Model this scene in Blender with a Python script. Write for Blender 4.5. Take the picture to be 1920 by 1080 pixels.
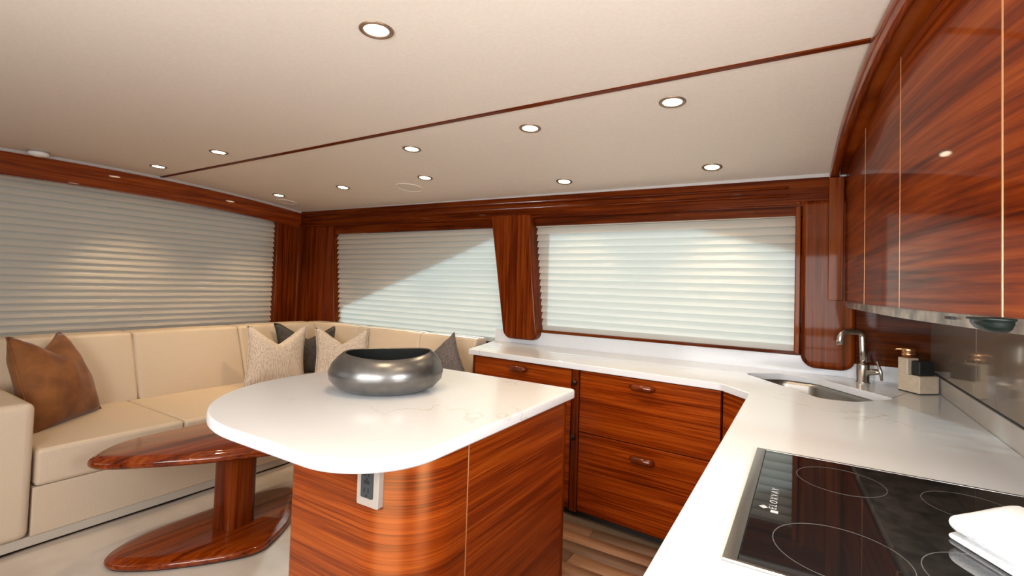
import bpy, bmesh, math, random
from mathutils import Vector, Matrix, noise
from mathutils.geometry import tessellate_polygon
random.seed(7)
for o in list(bpy.data.objects): bpy.data.objects.remove(o)
SC = bpy.context.scene
COL = SC.collection
pi = math.pi
rad = math.radians

# ------------------------------------------------------------------ camera
FPX, CY = 900.136, 507.58
yaw, pit, rol = rad(31.5935), rad(1.7289), rad(-1.8)
fw = Vector((-math.sin(yaw), math.cos(yaw), 0)); rt = Vector((math.cos(yaw), math.sin(yaw), 0)); up = Vector((0, 0, 1))
f2 = fw*math.cos(pit) + up*math.sin(pit); u2 = up*math.cos(pit) - fw*math.sin(pit)
r3 = rt*math.cos(rol) - u2*math.sin(rol); u3 = u2*math.cos(rol) + rt*math.sin(rol)
cd = bpy.data.cameras.new('camera'); cam = bpy.data.objects.new('camera', cd); COL.objects.link(cam)
mw = Matrix((( r3.x, u3.x, -f2.x, 0), (r3.y, u3.y, -f2.y, 0), (r3.z, u3.z, -f2.z, 1.38), (0, 0, 0, 1)))
cam.matrix_world = mw
cd.sensor_width = 36; cd.lens = FPX/1920*36; cd.shift_y = (CY-540)/1920; cd.clip_start = 0.02
SC.camera = cam

# ------------------------------------------------------------------ world, sun, daylight, exposure
W = bpy.data.worlds.new('world'); SC.world = W; W.use_nodes = True
bg = W.node_tree.nodes['Background']; bg.inputs[0].default_value = (0.80, 0.92, 1.0, 1); bg.inputs[1].default_value = 0.25
sd = bpy.data.lights.new('sun', 'SUN'); sd.energy = 17; sd.angle = rad(4.5); sd.color = (0.80, 0.95, 1.0)
sun = bpy.data.objects.new('sun', sd); COL.objects.link(sun)
SUNV = Vector((0.46, -0.72, -0.46)).normalized()
sun.rotation_euler = SUNV.to_track_quat('-Z', 'Y').to_euler()
def area(name, loc, target, sx, sy, power, col):
    l = bpy.data.lights.new(name, 'AREA'); l.shape = 'RECTANGLE'; l.size = sx; l.size_y = sy; l.energy = power; l.color = col
    o = bpy.data.objects.new(name, l); COL.objects.link(o); o.location = loc
    o.rotation_euler = (Vector(target)-Vector(loc)).to_track_quat('-Z', 'Y').to_euler(); return o
# daylight entering through the big windows on the opposite side of the saloon (behind the camera)
area('daylight_opposite_window', (-0.60, -0.88, 1.42), (-0.55, 0, 1.40), 1.9, 0.95, 48, (1.0, 0.99, 0.99))
area('daylight_opposite_window_b', (-3.30, -0.88, 1.42), (-3.30, 0, 1.40), 1.5, 0.95, 3, (1.0, 0.985, 0.975))
area('added_galley_light', (0.566, 0.55, 1.34), (-1.0, 0.75, 1.15), 0.6, 0.56, 17, (0.96, 0.985, 1.0))  # added light, source unseen: makes the island highlight and brightens the worktop
SC.view_settings.view_transform = 'Standard'; SC.view_settings.look = 'None'
SC.view_settings.exposure = 0.9; SC.view_settings.gamma = 1.0; SC.view_settings.use_curve_mapping = False

# ------------------------------------------------------------------ materials
def newmat(n):
    m = bpy.data.materials.new(n); m.use_nodes = True
    return m, m.node_tree.nodes, m.node_tree.links, m.node_tree.nodes['Principled BSDF']
def setp(b, **k):
    for a, v in k.items():
        nm = {'col': 'Base Color', 'rough': 'Roughness', 'metal': 'Metallic', 'coat': 'Coat Weight', 'coatr': 'Coat Roughness',
              'spec': 'Specular IOR Level', 'sheen': 'Sheen Weight', 'sheenr': 'Sheen Roughness', 'trans': 'Transmission Weight'}[a]
        if a == 'col': v = (v[0], v[1], v[2], 1)
        b.inputs[nm].default_value = v
def ramp(N, stops):
    r = N.new('ShaderNodeValToRGB'); e = r.color_ramp.elements
    while len(e) < len(stops): e.new(0.5)
    for i, (p, c) in enumerate(stops):
        e[i].position = p; e[i].color = (c[0], c[1], c[2], 1) if len(c) == 3 else c
    return r
def mapping(N, L, scale, rot=(0, 0, 0), rnd=True):
    t = N.new('ShaderNodeTexCoord'); mp = N.new('ShaderNodeMapping'); mp.inputs['Scale'].default_value = scale; mp.inputs['Rotation'].default_value = rot
    L.new(t.outputs['Object'], mp.inputs['Vector'])
    if rnd:
        oi = N.new('ShaderNodeObjectInfo'); ml = N.new('ShaderNodeMath'); ml.operation = 'MULTIPLY'; ml.inputs[1].default_value = 37.0
        L.new(oi.outputs['Random'], ml.inputs[0]); L.new(ml.outputs[0], mp.inputs['Location'])
    return mp
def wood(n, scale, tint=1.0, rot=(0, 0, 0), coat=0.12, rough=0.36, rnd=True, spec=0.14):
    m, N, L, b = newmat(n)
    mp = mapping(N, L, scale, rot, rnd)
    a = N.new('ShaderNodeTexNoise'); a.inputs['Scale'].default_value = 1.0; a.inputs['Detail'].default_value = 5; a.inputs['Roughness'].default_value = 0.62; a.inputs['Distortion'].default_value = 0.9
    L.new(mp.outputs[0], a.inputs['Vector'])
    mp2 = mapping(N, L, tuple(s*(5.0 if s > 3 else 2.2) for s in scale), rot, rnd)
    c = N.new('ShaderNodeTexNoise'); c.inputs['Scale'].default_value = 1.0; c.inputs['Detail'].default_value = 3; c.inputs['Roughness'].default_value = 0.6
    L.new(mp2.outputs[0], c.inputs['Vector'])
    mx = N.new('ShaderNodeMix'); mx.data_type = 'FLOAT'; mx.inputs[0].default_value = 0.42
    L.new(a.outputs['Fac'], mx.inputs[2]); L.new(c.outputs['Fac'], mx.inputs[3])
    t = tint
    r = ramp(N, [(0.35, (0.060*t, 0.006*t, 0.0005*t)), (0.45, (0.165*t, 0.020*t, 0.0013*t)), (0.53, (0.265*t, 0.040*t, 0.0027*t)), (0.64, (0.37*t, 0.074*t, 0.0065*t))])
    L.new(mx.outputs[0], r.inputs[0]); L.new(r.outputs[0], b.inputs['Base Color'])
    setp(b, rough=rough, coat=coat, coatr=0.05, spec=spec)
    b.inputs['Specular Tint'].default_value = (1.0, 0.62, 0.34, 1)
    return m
def plain(n, col, rough=0.5, metal=0.0, **k):
    m, N, L, b = newmat(n); setp(b, col=col, rough=rough, metal=metal, **k); return m
def noisy(n, c1, c2, scale, rough=0.6, bump=0.0, vec=(1, 1, 1), detail=4, **k):
    m, N, L, b = newmat(n); mp = mapping(N, L, vec, rnd=False)
    a = N.new('ShaderNodeTexNoise'); a.inputs['Scale'].default_value = scale; a.inputs['Detail'].default_value = detail
    L.new(mp.outputs[0], a.inputs['Vector']); r = ramp(N, [(0.35, c1), (0.65, c2)]); L.new(a.outputs['Fac'], r.inputs[0]); L.new(r.outputs[0], b.inputs['Base Color'])
    if bump:
        bp = N.new('ShaderNodeBump'); bp.inputs['Strength'].default_value = bump; bp.inputs['Distance'].default_value = 0.01
        L.new(a.outputs['Fac'], bp.inputs['Height']); L.new(bp.outputs[0], b.inputs['Normal'])
    setp(b, rough=rough, **k); return m

WH = wood('wood_horizontal_grain', (1.0, 1.0, 36.0), rot=(0.05, 0.05, 0))
WISL = wood('wood_island_sheen', (0.9, 0.9, 38.0), 1.0, rot=(0.10, 0.10, 0), coat=0.15, rough=0.40, spec=0.9)
WISL.node_tree.nodes['Principled BSDF'].inputs['Specular Tint'].default_value = (1.0, 0.5, 0.2, 1)
WISL.node_tree.nodes['Principled BSDF'].inputs['Anisotropic'].default_value = 0.88
WISL.node_tree.nodes['Principled BSDF'].inputs['IOR'].default_value = 1.8
_tg = WISL.node_tree.nodes.new('ShaderNodeCombineXYZ'); _tg.inputs[2].default_value = 1.0
WISL.node_tree.links.new(_tg.outputs[0], WISL.node_tree.nodes['Principled BSDF'].inputs['Tangent'])
WV = wood('wood_vertical_grain', (18.0, 18.0, 0.8), 0.52)  # same wood; dim light on the posts is put into the darker tint
WY = wood('wood_lengthwise_grain', (16.0, 0.8, 16.0), 0.75, coat=0.8)
WX = wood('wood_crosswise_grain', (0.8, 18.0, 18.0), 0.42, spec=0.05)  # same wood; weak light on the headers is put into the tint
WDARK = wood('wood_dark_recess', (0.9, 15.0, 15.0), 0.45, coat=0.1, rough=0.5, spec=0.1)
WCAB = wood('wood_upper_cabinet', (0.7, 0.7, 13.0), 0.75, rot=(0.22, 0, 0), coat=0.32, rough=0.40, rnd=False, spec=0.05)
def quartz():
    m, N, L, b = newmat('white_quartz')
    mp = mapping(N, L, (1, 1, 1), rnd=False)
    n1 = N.new('ShaderNodeTexNoise'); n1.inputs['Scale'].default_value = 0.85; n1.inputs['Detail'].default_value = 6; n1.inputs['Roughness'].default_value = 0.5; n1.inputs['Distortion'].default_value = 0.3
    L.new(mp.outputs[0], n1.inputs['Vector'])
    v = ramp(N, [(0.496, (0, 0, 0)), (0.5, (1, 1, 1)), (0.504, (0, 0, 0))]); L.new(n1.outputs['Fac'], v.inputs[0])
    n2 = N.new('ShaderNodeTexNoise'); n2.inputs['Scale'].default_value = 2.6; L.new(mp.outputs[0], n2.inputs['Vector'])
    v2 = ramp(N, [(0.46, (0, 0, 0)), (0.62, (0.5, 0.5, 0.5))]); L.new(n2.outputs['Fac'], v2.inputs[0])
    mu = N.new('ShaderNodeMath'); mu.operation = 'MULTIPLY'; L.new(v.outputs[0], mu.inputs[0]); L.new(v2.outputs[0], mu.inputs[1])
    mx = N.new('ShaderNodeMix'); mx.data_type = 'RGBA'; mx.inputs[6].default_value = (0.66, 0.672, 0.69, 1); mx.inputs[7].default_value = (0.42, 0.36, 0.30, 1)
    L.new(mu.outputs[0], mx.inputs[0]); L.new(mx.outputs[2], b.inputs['Base Color'])
    setp(b, rough=0.16, spec=0.5); return m
QUARTZ = quartz()
CEIL = noisy('ceiling_vinyl', (0.64, 0.56, 0.475), (0.67, 0.585, 0.497), 60, 0.7, 0.05)
CREAM = noisy('cream_upholstery', (0.56, 0.45, 0.33), (0.60, 0.485, 0.36), 240, 0.45, 0.08, spec=0.4)
RUST = noisy('rust_velvet', (0.15, 0.048, 0.009), (0.24, 0.085, 0.018), 9, 0.85, 0.15, sheen=0.25, sheenr=0.35)
def woven(n, c1, c2):
    m, N, L, b = newmat(n); mp = mapping(N, L, (170, 170, 9))
    a = N.new('ShaderNodeTexNoise'); a.inputs['Scale'].default_value = 1.0; a.inputs['Detail'].default_value = 3; L.new(mp.outputs[0], a.inputs['Vector'])
    r = ramp(N, [(0.35, c1), (0.62, c2)]); L.new(a.outputs['Fac'], r.inputs[0]); L.new(r.outputs[0], b.inputs['Base Color'])
    bp = N.new('ShaderNodeBump'); bp.inputs['Strength'].default_value = 0.25; bp.inputs['Distance'].default_value = 0.004
    L.new(a.outputs['Fac'], bp.inputs['Height']); L.new(bp.outputs[0], b.inputs['Normal']); setp(b, rough=0.85); return m
WOVEN = woven('woven_beige_fabric', (0.38, 0.31, 0.25), (0.62, 0.54, 0.46))
CHAR = woven('charcoal_fabric', (0.035, 0.030, 0.025), (0.075, 0.064, 0.054))
PLUM = woven('slate_velvet', (0.055, 0.046, 0.046), (0.15, 0.13, 0.13))
STEEL = plain('brushed_steel', (0.34, 0.33, 0.31), 0.27, 1.0)
STEELD = plain('steel_basin', (0.42, 0.40, 0.37), 0.30, 1.0)
NICKEL = plain('brushed_nickel_faucet', (0.58, 0.54, 0.49), 0.24, 1.0)
BRONZE = plain('copper_pump', (0.80, 0.42, 0.20), 0.28, 1.0)
COPPER = plain('copper_inlay', (0.72, 0.36, 0.17), 0.35, 0.35)
BLACKGLASS = plain('black_ceramic_glass', (0.006, 0.006, 0.006), 0.03, 0.0, spec=1.0)
BLACK = plain('matte_black', (0.012, 0.012, 0.012), 0.6)
RINGM = plain('printed_grey_line', (0.075, 0.07, 0.065), 0.4)
LOGO = plain('printed_white_logo', (0.38, 0.38, 0.38), 0.5)
WHITE = plain('white_plastic', (0.78, 0.76, 0.72), 0.4)
COVE = plain('white_cove_strip', (0.46, 0.43, 0.41), 0.3)
GREIGE = plain('greige_backsplash_glass', (0.20, 0.155, 0.115), 0.09, 0.0, spec=0.5, coat=0.15, coatr=0.03)
UPST = noisy('shaded_quartz_upstand', (0.40, 0.36, 0.31), (0.46, 0.42, 0.37), 6, 0.3)  # quartz with the shade under the wall cabinets put into its colour
SOAPM = noisy('sand_ceramic', (0.50, 0.40, 0.29), (0.56, 0.46, 0.34), 40, 0.6)
TOWEL = noisy('white_terry', (0.72, 0.74, 0.76), (0.84, 0.85, 0.86), 300, 0.95, 0.3)
PEWTER = noisy('pewter_glaze', (0.12, 0.117, 0.112), (0.22, 0.21, 0.20), 7, 0.30, 0.0, metal=0.85)
BOWLIN = plain('dark_bowl_inside', (0.02, 0.022, 0.020), 0.35)
COVER = noisy('pale_floor_cover', (0.47, 0.41, 0.35), (0.56, 0.50, 0.43), 3.5, 0.6)
RAIL = noisy('mottled_metal_rail', (0.13, 0.10, 0.08), (0.42, 0.35, 0.29), 14, 0.35, metal=0.3)
LENSM, N, L, b = newmat('lamp_lens'); setp(b, col=(1, 0.95, 0.85)); b.inputs['Emission Color'].default_value = (1, 0.86, 0.62, 1); b.inputs['Emission Strength'].default_value = 9
RINGB = plain('bronze_lamp_rim', (0.26, 0.17, 0.11), 0.35, 0.7)
GREEND = plain('dark_green_dome', (0.004, 0.009, 0.007), 0.35)
def blindmat(n, tr):
    m = bpy.data.materials.new(n); m.use_nodes = True; N = m.node_tree.nodes; L = m.node_tree.links; N.clear()
    o = N.new('ShaderNodeOutputMaterial'); d = N.new('ShaderNodeBsdfDiffuse'); t = N.new('ShaderNodeBsdfTranslucent'); g = N.new('ShaderNodeBsdfGlossy'); x = N.new('ShaderNodeMixShader'); y = N.new('ShaderNodeMixShader')
    d.inputs[0].default_value = (0.62, 0.53, 0.43, 1); t.inputs[0].default_value = (0.72, 0.86, 0.90, 1); g.inputs[0].default_value = (1, 1, 1, 1); g.inputs['Roughness'].default_value = 0.35
    x.inputs[0].default_value = tr; L.new(d.outputs[0], x.inputs[1]); L.new(t.outputs[0], x.inputs[2])
    y.inputs[0].default_value = 0.02; L.new(x.outputs[0], y.inputs[1]); L.new(g.outputs[0], y.inputs[2]); L.new(y.outputs[0], o.inputs[0]); return m
SLAT = blindmat('white_slat', 0.30)
def glass():
    m = bpy.data.materials.new('window_glass'); m.use_nodes = True; N = m.node_tree.nodes; L = m.node_tree.links; N.clear()
    o = N.new('ShaderNodeOutputMaterial'); t = N.new('ShaderNodeBsdfTransparent'); g = N.new('ShaderNodeBsdfGlossy'); x = N.new('ShaderNodeMixShader'); f = N.new('ShaderNodeFresnel')
    t.inputs[0].default_value = (0.93, 0.97, 0.96, 1); g.inputs['Roughness'].default_value = 0.02; L.new(f.outputs[0], x.inputs[0]); L.new(t.outputs[0], x.inputs[1]); L.new(g.outputs[0], x.inputs[2]); L.new(x.outputs[0], o.inputs[0]); return m
GLASS = glass()

# ------------------------------------------------------------------ helpers
def tag(o, label=None, cat=None, group=None, kind=None):
    if label: o['label'] = label
    if cat: o['category'] = cat
    if group: o['group'] = group
    if kind: o['kind'] = kind
    return o
def thing(name, label, cat, loc=(0, 0, 0), group=None):
    o = bpy.data.objects.new(name, None); COL.objects.link(o); o.location = loc; o.empty_display_size = 0.05
    return tag(o, label, cat, group)
def wloc(o):
    v = Vector(o.location)
    while o.parent: o = o.parent; v += Vector(o.location)
    return v
def obj(name, bm, mat, parent=None, bevel=0, seg=3, smooth=False, loc=None, me=None, angle=35):
    """mesh given in world coordinates; origin stays at the world origin unless loc is given"""
    if me is None:
        me = bpy.data.meshes.new(name)
        bmesh.ops.recalc_face_normals(bm, faces=bm.faces); bm.to_mesh(me); bm.free()
        for m in (mat if isinstance(mat, (list, tuple)) else [mat]): me.materials.append(m)
        if smooth:
            for p in me.polygons: p.use_smooth = True
    o = bpy.data.objects.new(name, me); COL.objects.link(o)
    base = Vector(loc) if loc else Vector((0, 0, 0))
    if parent: o.parent = parent; base = base - wloc(parent)
    o.location = base
    if bevel:
        md = o.modifiers.new('bevel', 'BEVEL'); md.width = bevel; md.segments = seg; md.limit_method = 'ANGLE'; md.angle_limit = rad(angle); md.harden_normals = False
        for p in me.polygons: p.use_smooth = True
        es = [e for e in me.edges]
        md2 = o.modifiers.new('wn', 'WEIGHTED_NORMAL'); md2.keep_sharp = True
    return o
def struct(name, bm, mat, **k):
    return tag(obj(name, bm, mat, **k), kind='structure')
def box(x0, x1, y0, y1, z0, z1, bm=None):
    bm = bm or bmesh.new(); v = [bm.verts.new((x, y, z)) for z in (z0, z1) for y in (y0, y1) for x in (x0, x1)]
    for f in ((0, 1, 3, 2), (4, 6, 7, 5), (0, 4, 5, 1), (2, 3, 7, 6), (0, 2, 6, 4), (1, 5, 7, 3)): bm.faces.new([v[i] for i in f])
    return bm
def hexa(pts, bm=None):
    """8 points: bottom 4 loop then top 4 loop"""
    bm = bm or bmesh.new(); v = [bm.verts.new(p) for p in pts]
    for f in ((3, 2, 1, 0), (4, 5, 6, 7), (0, 1, 5, 4), (1, 2, 6, 5), (2, 3, 7, 6), (3, 0, 4, 7)): bm.faces.new([v[i] for i in f])
    return bm
def prism(poly, z0, z1, axis='z', holes=(), bm=None):
    """extrude a 2D polygon (with holes). axis z: (x,y); axis y: (x,z) between y=z0..z1; axis x: (y,z)"""
    bm = bm or bmesh.new()
    def P(p, h): return {'z': (p[0], p[1], h), 'y': (p[0], h, p[1]), 'x': (h, p[0], p[1])}[axis]
    loops = [list(poly)] + [list(h) for h in holes]
    A = []; B = []
    for lp in loops:
        a = [bm.verts.new(P(p, z0)) for p in lp]; c = [bm.verts.new(P(p, z1)) for p in lp]; A += a; B += c
        for i in range(len(lp)):
            j = (i+1) % len(lp); bm.faces.new((a[i], a[j], c[j], c[i]))
    if len(loops) == 1:
        bm.faces.new(A[::-1]); bm.faces.new(B)
    else:
        for t in tessellate_polygon([[Vector((p[0], p[1], 0)) for p in lp] for lp in loops]):
            bm.faces.new([A[i] for i in t]); bm.faces.new([B[i] for i in t])
    return bm
def rounded(pts, n=8):
    """pts: (x,y,r) corners -> polygon with arcs"""
    out = []; m = len(pts)
    for i in range(m):
        p = Vector(pts[i][:2]); a = Vector(pts[i-1][:2]); c = Vector(pts[(i+1) % m][:2]); r = pts[i][2]
        d1 = (a-p); d2 = (c-p); l1 = d1.length; l2 = d2.length; d1 /= l1; d2 /= l2
        ang = math.acos(max(-1, min(1, d1.dot(d2))))
        if r < 1e-4 or abs(ang-pi) < 0.02: out.append((p.x, p.y)); continue
        t = min(r/math.tan(ang/2), 0.49*l1 if True else l1, 0.49*l2); r2 = t*math.tan(ang/2)
        s = p+d1*t; e = p+d2*t; cen = p+(d1+d2).normalized()*(r2/math.sin(ang/2))
        a0 = math.atan2(s.y-cen.y, s.x-cen.x); a1 = math.atan2(e.y-cen.y, e.x-cen.x); da = (a1-a0+pi) % (2*pi)-pi
        for k in range(n+1): out.append((cen.x+r2*math.cos(a0+da*k/n), cen.y+r2*math.sin(a0+da*k/n)))
    return out
def edge_round(poly, z0, z1, prof):
    """stack of inset outlines: prof = [(inset, z)]; rounded-edge slab"""
    bm = bmesh.new(); n = len(poly); c = [Vector(p) for p in poly]
    area2 = sum(c[i].x*c[(i+1) % n].y-c[(i+1) % n].x*c[i].y for i in range(n)); sg = 1 if area2 > 0 else -1
    nrm = []
    for i in range(n):
        d = (c[(i+1) % n]-c[i-1]); d.normalize(); nrm.append(Vector((-d.y, d.x))*sg)
    rings = []
    for ins, z in prof: rings.append([bm.verts.new((c[i].x+nrm[i].x*ins, c[i].y+nrm[i].y*ins, z)) for i in range(n)])
    for a, b2 in zip(rings, rings[1:]):
        for i in range(n): bm.faces.new((a[i], a[(i+1) % n], b2[(i+1) % n], b2[i]))
    bm.faces.new(rings[0][::-1]); bm.faces.new(rings[-1]); return bm
def halfround(z0, z1, k=6):
    r = (z1-z0)/2; return [(r-r*math.cos(a), (z0+z1)/2+r*math.sin(a)) for a in [-pi/2+pi*i/k for i in range(k+1)]]
def lathe(prof, cx, cy, seg=24, bm=None, cap=True):
    bm = bm or bmesh.new(); R = []
    for r, z in prof: R.append([bm.verts.new((cx+r*math.cos(2*pi*i/seg), cy+r*math.sin(2*pi*i/seg), z)) for i in range(seg)])
    for a, b2 in zip(R, R[1:]):
        for i in range(seg): bm.faces.new((a[i], a[(i+1) % seg], b2[(i+1) % seg], b2[i]))
    if cap: bm.faces.new(R[0][::-1]); bm.faces.new(R[-1])
    return bm
def tube(path, r, seg=12, bm=None):
    bm = bm or bmesh.new(); P = [Vector(p) for p in path]; R = []; u = None
    for i, p in enumerate(P):
        d = (P[min(i+1, len(P)-1)]-P[max(i-1, 0)]).normalized()
        if u is None: u = d.orthogonal().normalized()
        u = (u-d*u.dot(d)).normalized(); w = d.cross(u); rr = r[i] if isinstance(r, (list, tuple)) else r
        R.append([bm.verts.new(p+u*rr*math.cos(2*pi*k/seg)+w*rr*math.sin(2*pi*k/seg)) for k in range(seg)])
    for a, b2 in zip(R, R[1:]):
        for k in range(seg): bm.faces.new((a[k], a[(k+1) % seg], b2[(k+1) % seg], b2[k]))
    bm.faces.new(R[0][::-1]); bm.faces.new(R[-1]); return bm
def lerp(a, b2, t): return a+(b2-a)*t

# ------------------------------------------------------------------ setting
XL, YB, XR = -4.80, 3.30, 0.57           # left header face, back header face, right wall face
def zc(X, Y):
    t = min(max((X+4.8)/4.9, 0), 1.2); k = 0.0315+(0.0424-0.0315)*t
    return 2.235-(k if Y > 1.45 else 0.02)*(Y-1.45)**2

floor = struct('floor', box(-5.2, 2.6, -1.9, 3.9, -0.12, -0.012), plain('subfloor', (0.10, 0.07, 0.05), 0.7))
PLK = []
for i, (c1, c2) in enumerate([((0.21, 0.115, 0.07), (0.26, 0.15, 0.095)), ((0.14, 0.085, 0.058), (0.18, 0.11, 0.077)), ((0.27, 0.145, 0.085), (0.34, 0.19, 0.115))]):
    PLK.append(noisy('teak_plank_%d' % i, c1, c2, 1.0, 0.7, 0.05, vec=(3, 45, 3), spec=0.08))
pm = []
for m in PLK:
    t = obj('plank', box(-0.6, 0.6, -0.0475, 0.0475, -0.012, 0.0), m, floor, bevel=0.002, seg=1); pm.append(t.data); bpy.data.objects.remove(t)
for i in range(20):
    y = 2.60-0.0985*i
    for j, cx in enumerate((-1.62 + (0.37*(i % 3)), -0.415 + (0.37*(i % 3)))):
        o = obj('plank', None, None, floor, me=pm[(i*2+j+(i//3)) % 3], loc=(cx, y, 0))

# ceiling (cambered)
bm = bmesh.new(); nx, ny = 24, 40; g = []
for i in range(nx+1):
    col = []
    for j in range(ny+1):
        X = -5.05+i*(7.6/nx); Y = -1.75+j*(5.15/ny); col.append(bm.verts.new((X, Y, zc(X, Y))))
    g.append(col)
for i in range(nx):
    for j in range(ny): bm.faces.new((g[i][j], g[i+1][j], g[i+1][j+1], g[i][j+1]))
r = bmesh.ops.extrude_face_region(bm, geom=bm.faces[:])
bmesh.ops.translate(bm, vec=(0, 0, 0.08), verts=[v for v in r['geom'] if isinstance(v, bmesh.types.BMVert)])
struct('ceiling', bm, CEIL, smooth=False)
# ceiling batten
bm = bmesh.new()
def ribbon(path, w, h, bm=None, dz=0.0, up_off=0.004):
    """batten of width w hanging h below the ceiling along path points (x,y)"""
    bm = bm or bmesh.new(); R = []; P = [Vector(p) for p in path]
    for i, p in enumerate(P):
        d = (P[min(i+1, len(P)-1)]-P[max(i-1, 0)]).normalized(); n = Vector((-d.y, d.x))
        a = p+n*w/2; c = p-n*w/2
        R.append([bm.verts.new((a.x, a.y, zc(a.x, a.y)+up_off)), bm.verts.new((a.x, a.y, zc(a.x, a.y)-h)), bm.verts.new((c.x, c.y, zc(c.x, c.y)-h)), bm.verts.new((c.x, c.y, zc(c.x, c.y)+up_off))])
    for a, c in zip(R, R[1:]):
        for k in range(4): bm.faces.new((a[k], a[(k+1) % 4], c[(k+1) % 4], c[k]))
    bm.faces.new(R[0]); bm.faces.new(R[-1][::-1]); return bm
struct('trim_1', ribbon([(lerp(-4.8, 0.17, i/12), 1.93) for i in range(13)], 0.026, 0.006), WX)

# upper cabinet face curve (plan), also carries the arched ceiling beam
def catmull(pts, n=10):
    out = []; P = [Vector(p) for p in pts]; P = [P[0]*2-P[1]]+P+[P[-1]*2-P[-2]]
    for i in range(1, len(P)-2):
        for k in range(n):
            t = k/n; a, b2, c, d = P[i-1:i+3]
            out.append(0.5*((2*b2)+(-a+c)*t+(2*a-5*b2+4*c-d)*t*t+(-a+3*b2-3*c+d)*t**3))
    out.append(P[-2]); return out
FACE = catmull([(0.178, 3.31), (0.216, 2.63), (0.257, 2.0), (0.352, 1.41), (0.50, 0.92)], 12)
NF = 12
def off(path, d):
    out = []
    for i, p in enumerate(path):
        t = (path[min(i+1, len(path)-1)]-path[max(i-1, 0)]).normalized(); n = Vector((-t.y, t.x)); out.append(p+n*d)
    return out   # d>0: towards the wall (+x) since the path runs to -y
BEAM = catmull([(0.128, 3.30), (0.150, 2.63), (0.196, 1.93), (0.262, 1.45), (0.39, 0.92)], 8)
bm = bmesh.new(); rings = []
for i, p in enumerate(BEAM):
    t = (BEAM[min(i+1, len(BEAM)-1)]-BEAM[max(i-1, 0)]).normalized(); n = Vector((-t.y, t.x)); z = zc(p.x, p.y)
    prof = [(-0.022, 0.005), (-0.026, -0.012), (-0.020, -0.034), (-0.004, -0.044), (0.014, -0.040), (0.026, -0.026), (0.030, 0.005)]
    rings.append([bm.verts.new((p.x+n.x*a, p.y+n.y*a, z+h)) for a, h in prof])
for a, c in zip(rings, rings[1:]):
    for k in range(len(a)): bm.faces.new((a[k], a[(k+1) % len(a)], c[(k+1) % len(a)], c[k]))
bm.faces.new(rings[0]); bm.faces.new(rings[-1][::-1])
_o = struct('trim_2', bm, WY, smooth=True); _m = _o.modifiers.new('es', 'EDGE_SPLIT'); _m.split_angle = rad(45)

bm = bmesh.new(); rings = []
for i, p in enumerate(BEAM):
    t = (BEAM[min(i+1, len(BEAM)-1)]-BEAM[max(i-1, 0)]).normalized(); n = Vector((-t.y, t.x)); z = zc(p.x, p.y)
    rings.append([bm.verts.new((p.x+n.x*a, p.y+n.y*a, z+h)) for a, h in ((0.024, 0.005), (0.024, -0.018), (0.115, -0.024), (0.115, 0.005))])
for a, c in zip(rings, rings[1:]):
    for k in range(4): bm.faces.new((a[k], a[(k+1) % 4], c[(k+1) % 4], c[k]))
bm.faces.new(rings[0]); bm.faces.new(rings[-1][::-1])
struct('trim_21', bm, WCAB)
# stile between the back header and the upper cabinet
struct('trim_20', box(0.102, 0.172, YB-0.045, YB-0.004, 1.352, 2.05), WV, bevel=0.003, seg=2)
# back header (window valance) with beads, sloping gently with the deckhead
def hz(X): return lerp(2.122, 2.066, (X+4.8)/4.9), lerp(1.965, 1.908, (X+4.8)/4.9)
x0, x1 = XL-0.15, 0.60
def hdr(xa, xb, ya, yb, da=0, db=0):
    a, c = hz(xa), hz(xb)
    return [(xa, ya, a[1]+db), (xb, ya, c[1]+db), (xb, yb, c[1]+db), (xa, yb, a[1]+db), (xa, ya, a[0]+da), (xb, ya, c[0]+da), (xb, yb, c[0]+da), (xa, yb, a[0]+da)]
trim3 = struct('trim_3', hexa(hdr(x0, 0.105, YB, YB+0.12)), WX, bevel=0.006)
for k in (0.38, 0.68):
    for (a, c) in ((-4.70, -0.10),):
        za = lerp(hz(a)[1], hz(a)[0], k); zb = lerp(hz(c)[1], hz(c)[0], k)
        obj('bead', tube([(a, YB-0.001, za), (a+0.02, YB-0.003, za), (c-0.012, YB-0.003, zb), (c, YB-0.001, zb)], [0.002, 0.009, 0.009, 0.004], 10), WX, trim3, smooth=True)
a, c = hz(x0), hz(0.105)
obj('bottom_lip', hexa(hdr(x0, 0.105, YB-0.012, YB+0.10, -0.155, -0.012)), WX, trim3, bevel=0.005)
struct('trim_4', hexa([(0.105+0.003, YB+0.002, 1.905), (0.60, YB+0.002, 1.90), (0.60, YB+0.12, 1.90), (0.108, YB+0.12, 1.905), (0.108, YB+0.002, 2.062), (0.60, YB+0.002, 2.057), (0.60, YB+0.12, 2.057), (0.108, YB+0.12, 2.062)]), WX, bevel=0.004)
# white cove strip above the headers
def cove_b(xa, xb, n=16):
    bm = bmesh.new(); R = []
    for i in range(n+1):
        X = lerp(xa, xb, i/n); z0 = hz(X)[0]; z1 = zc(X, YB)+0.01
        R.append([bm.verts.new(q) for q in ((X, YB+0.010, z0-0.01), (X, YB+0.010, z1), (X, YB+0.12, z1), (X, YB+0.12, z0-0.01))])
    for a, c in zip(R, R[1:]):
        for k in range(4): bm.faces.new((a[k], a[(k+1) % 4], c[(k+1) % 4], c[k]))
    bm.faces.new(R[0]); bm.faces.new(R[-1][::-1]); return bm
struct('trim_5', cove_b(x0, 0.60), COVE)
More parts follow.
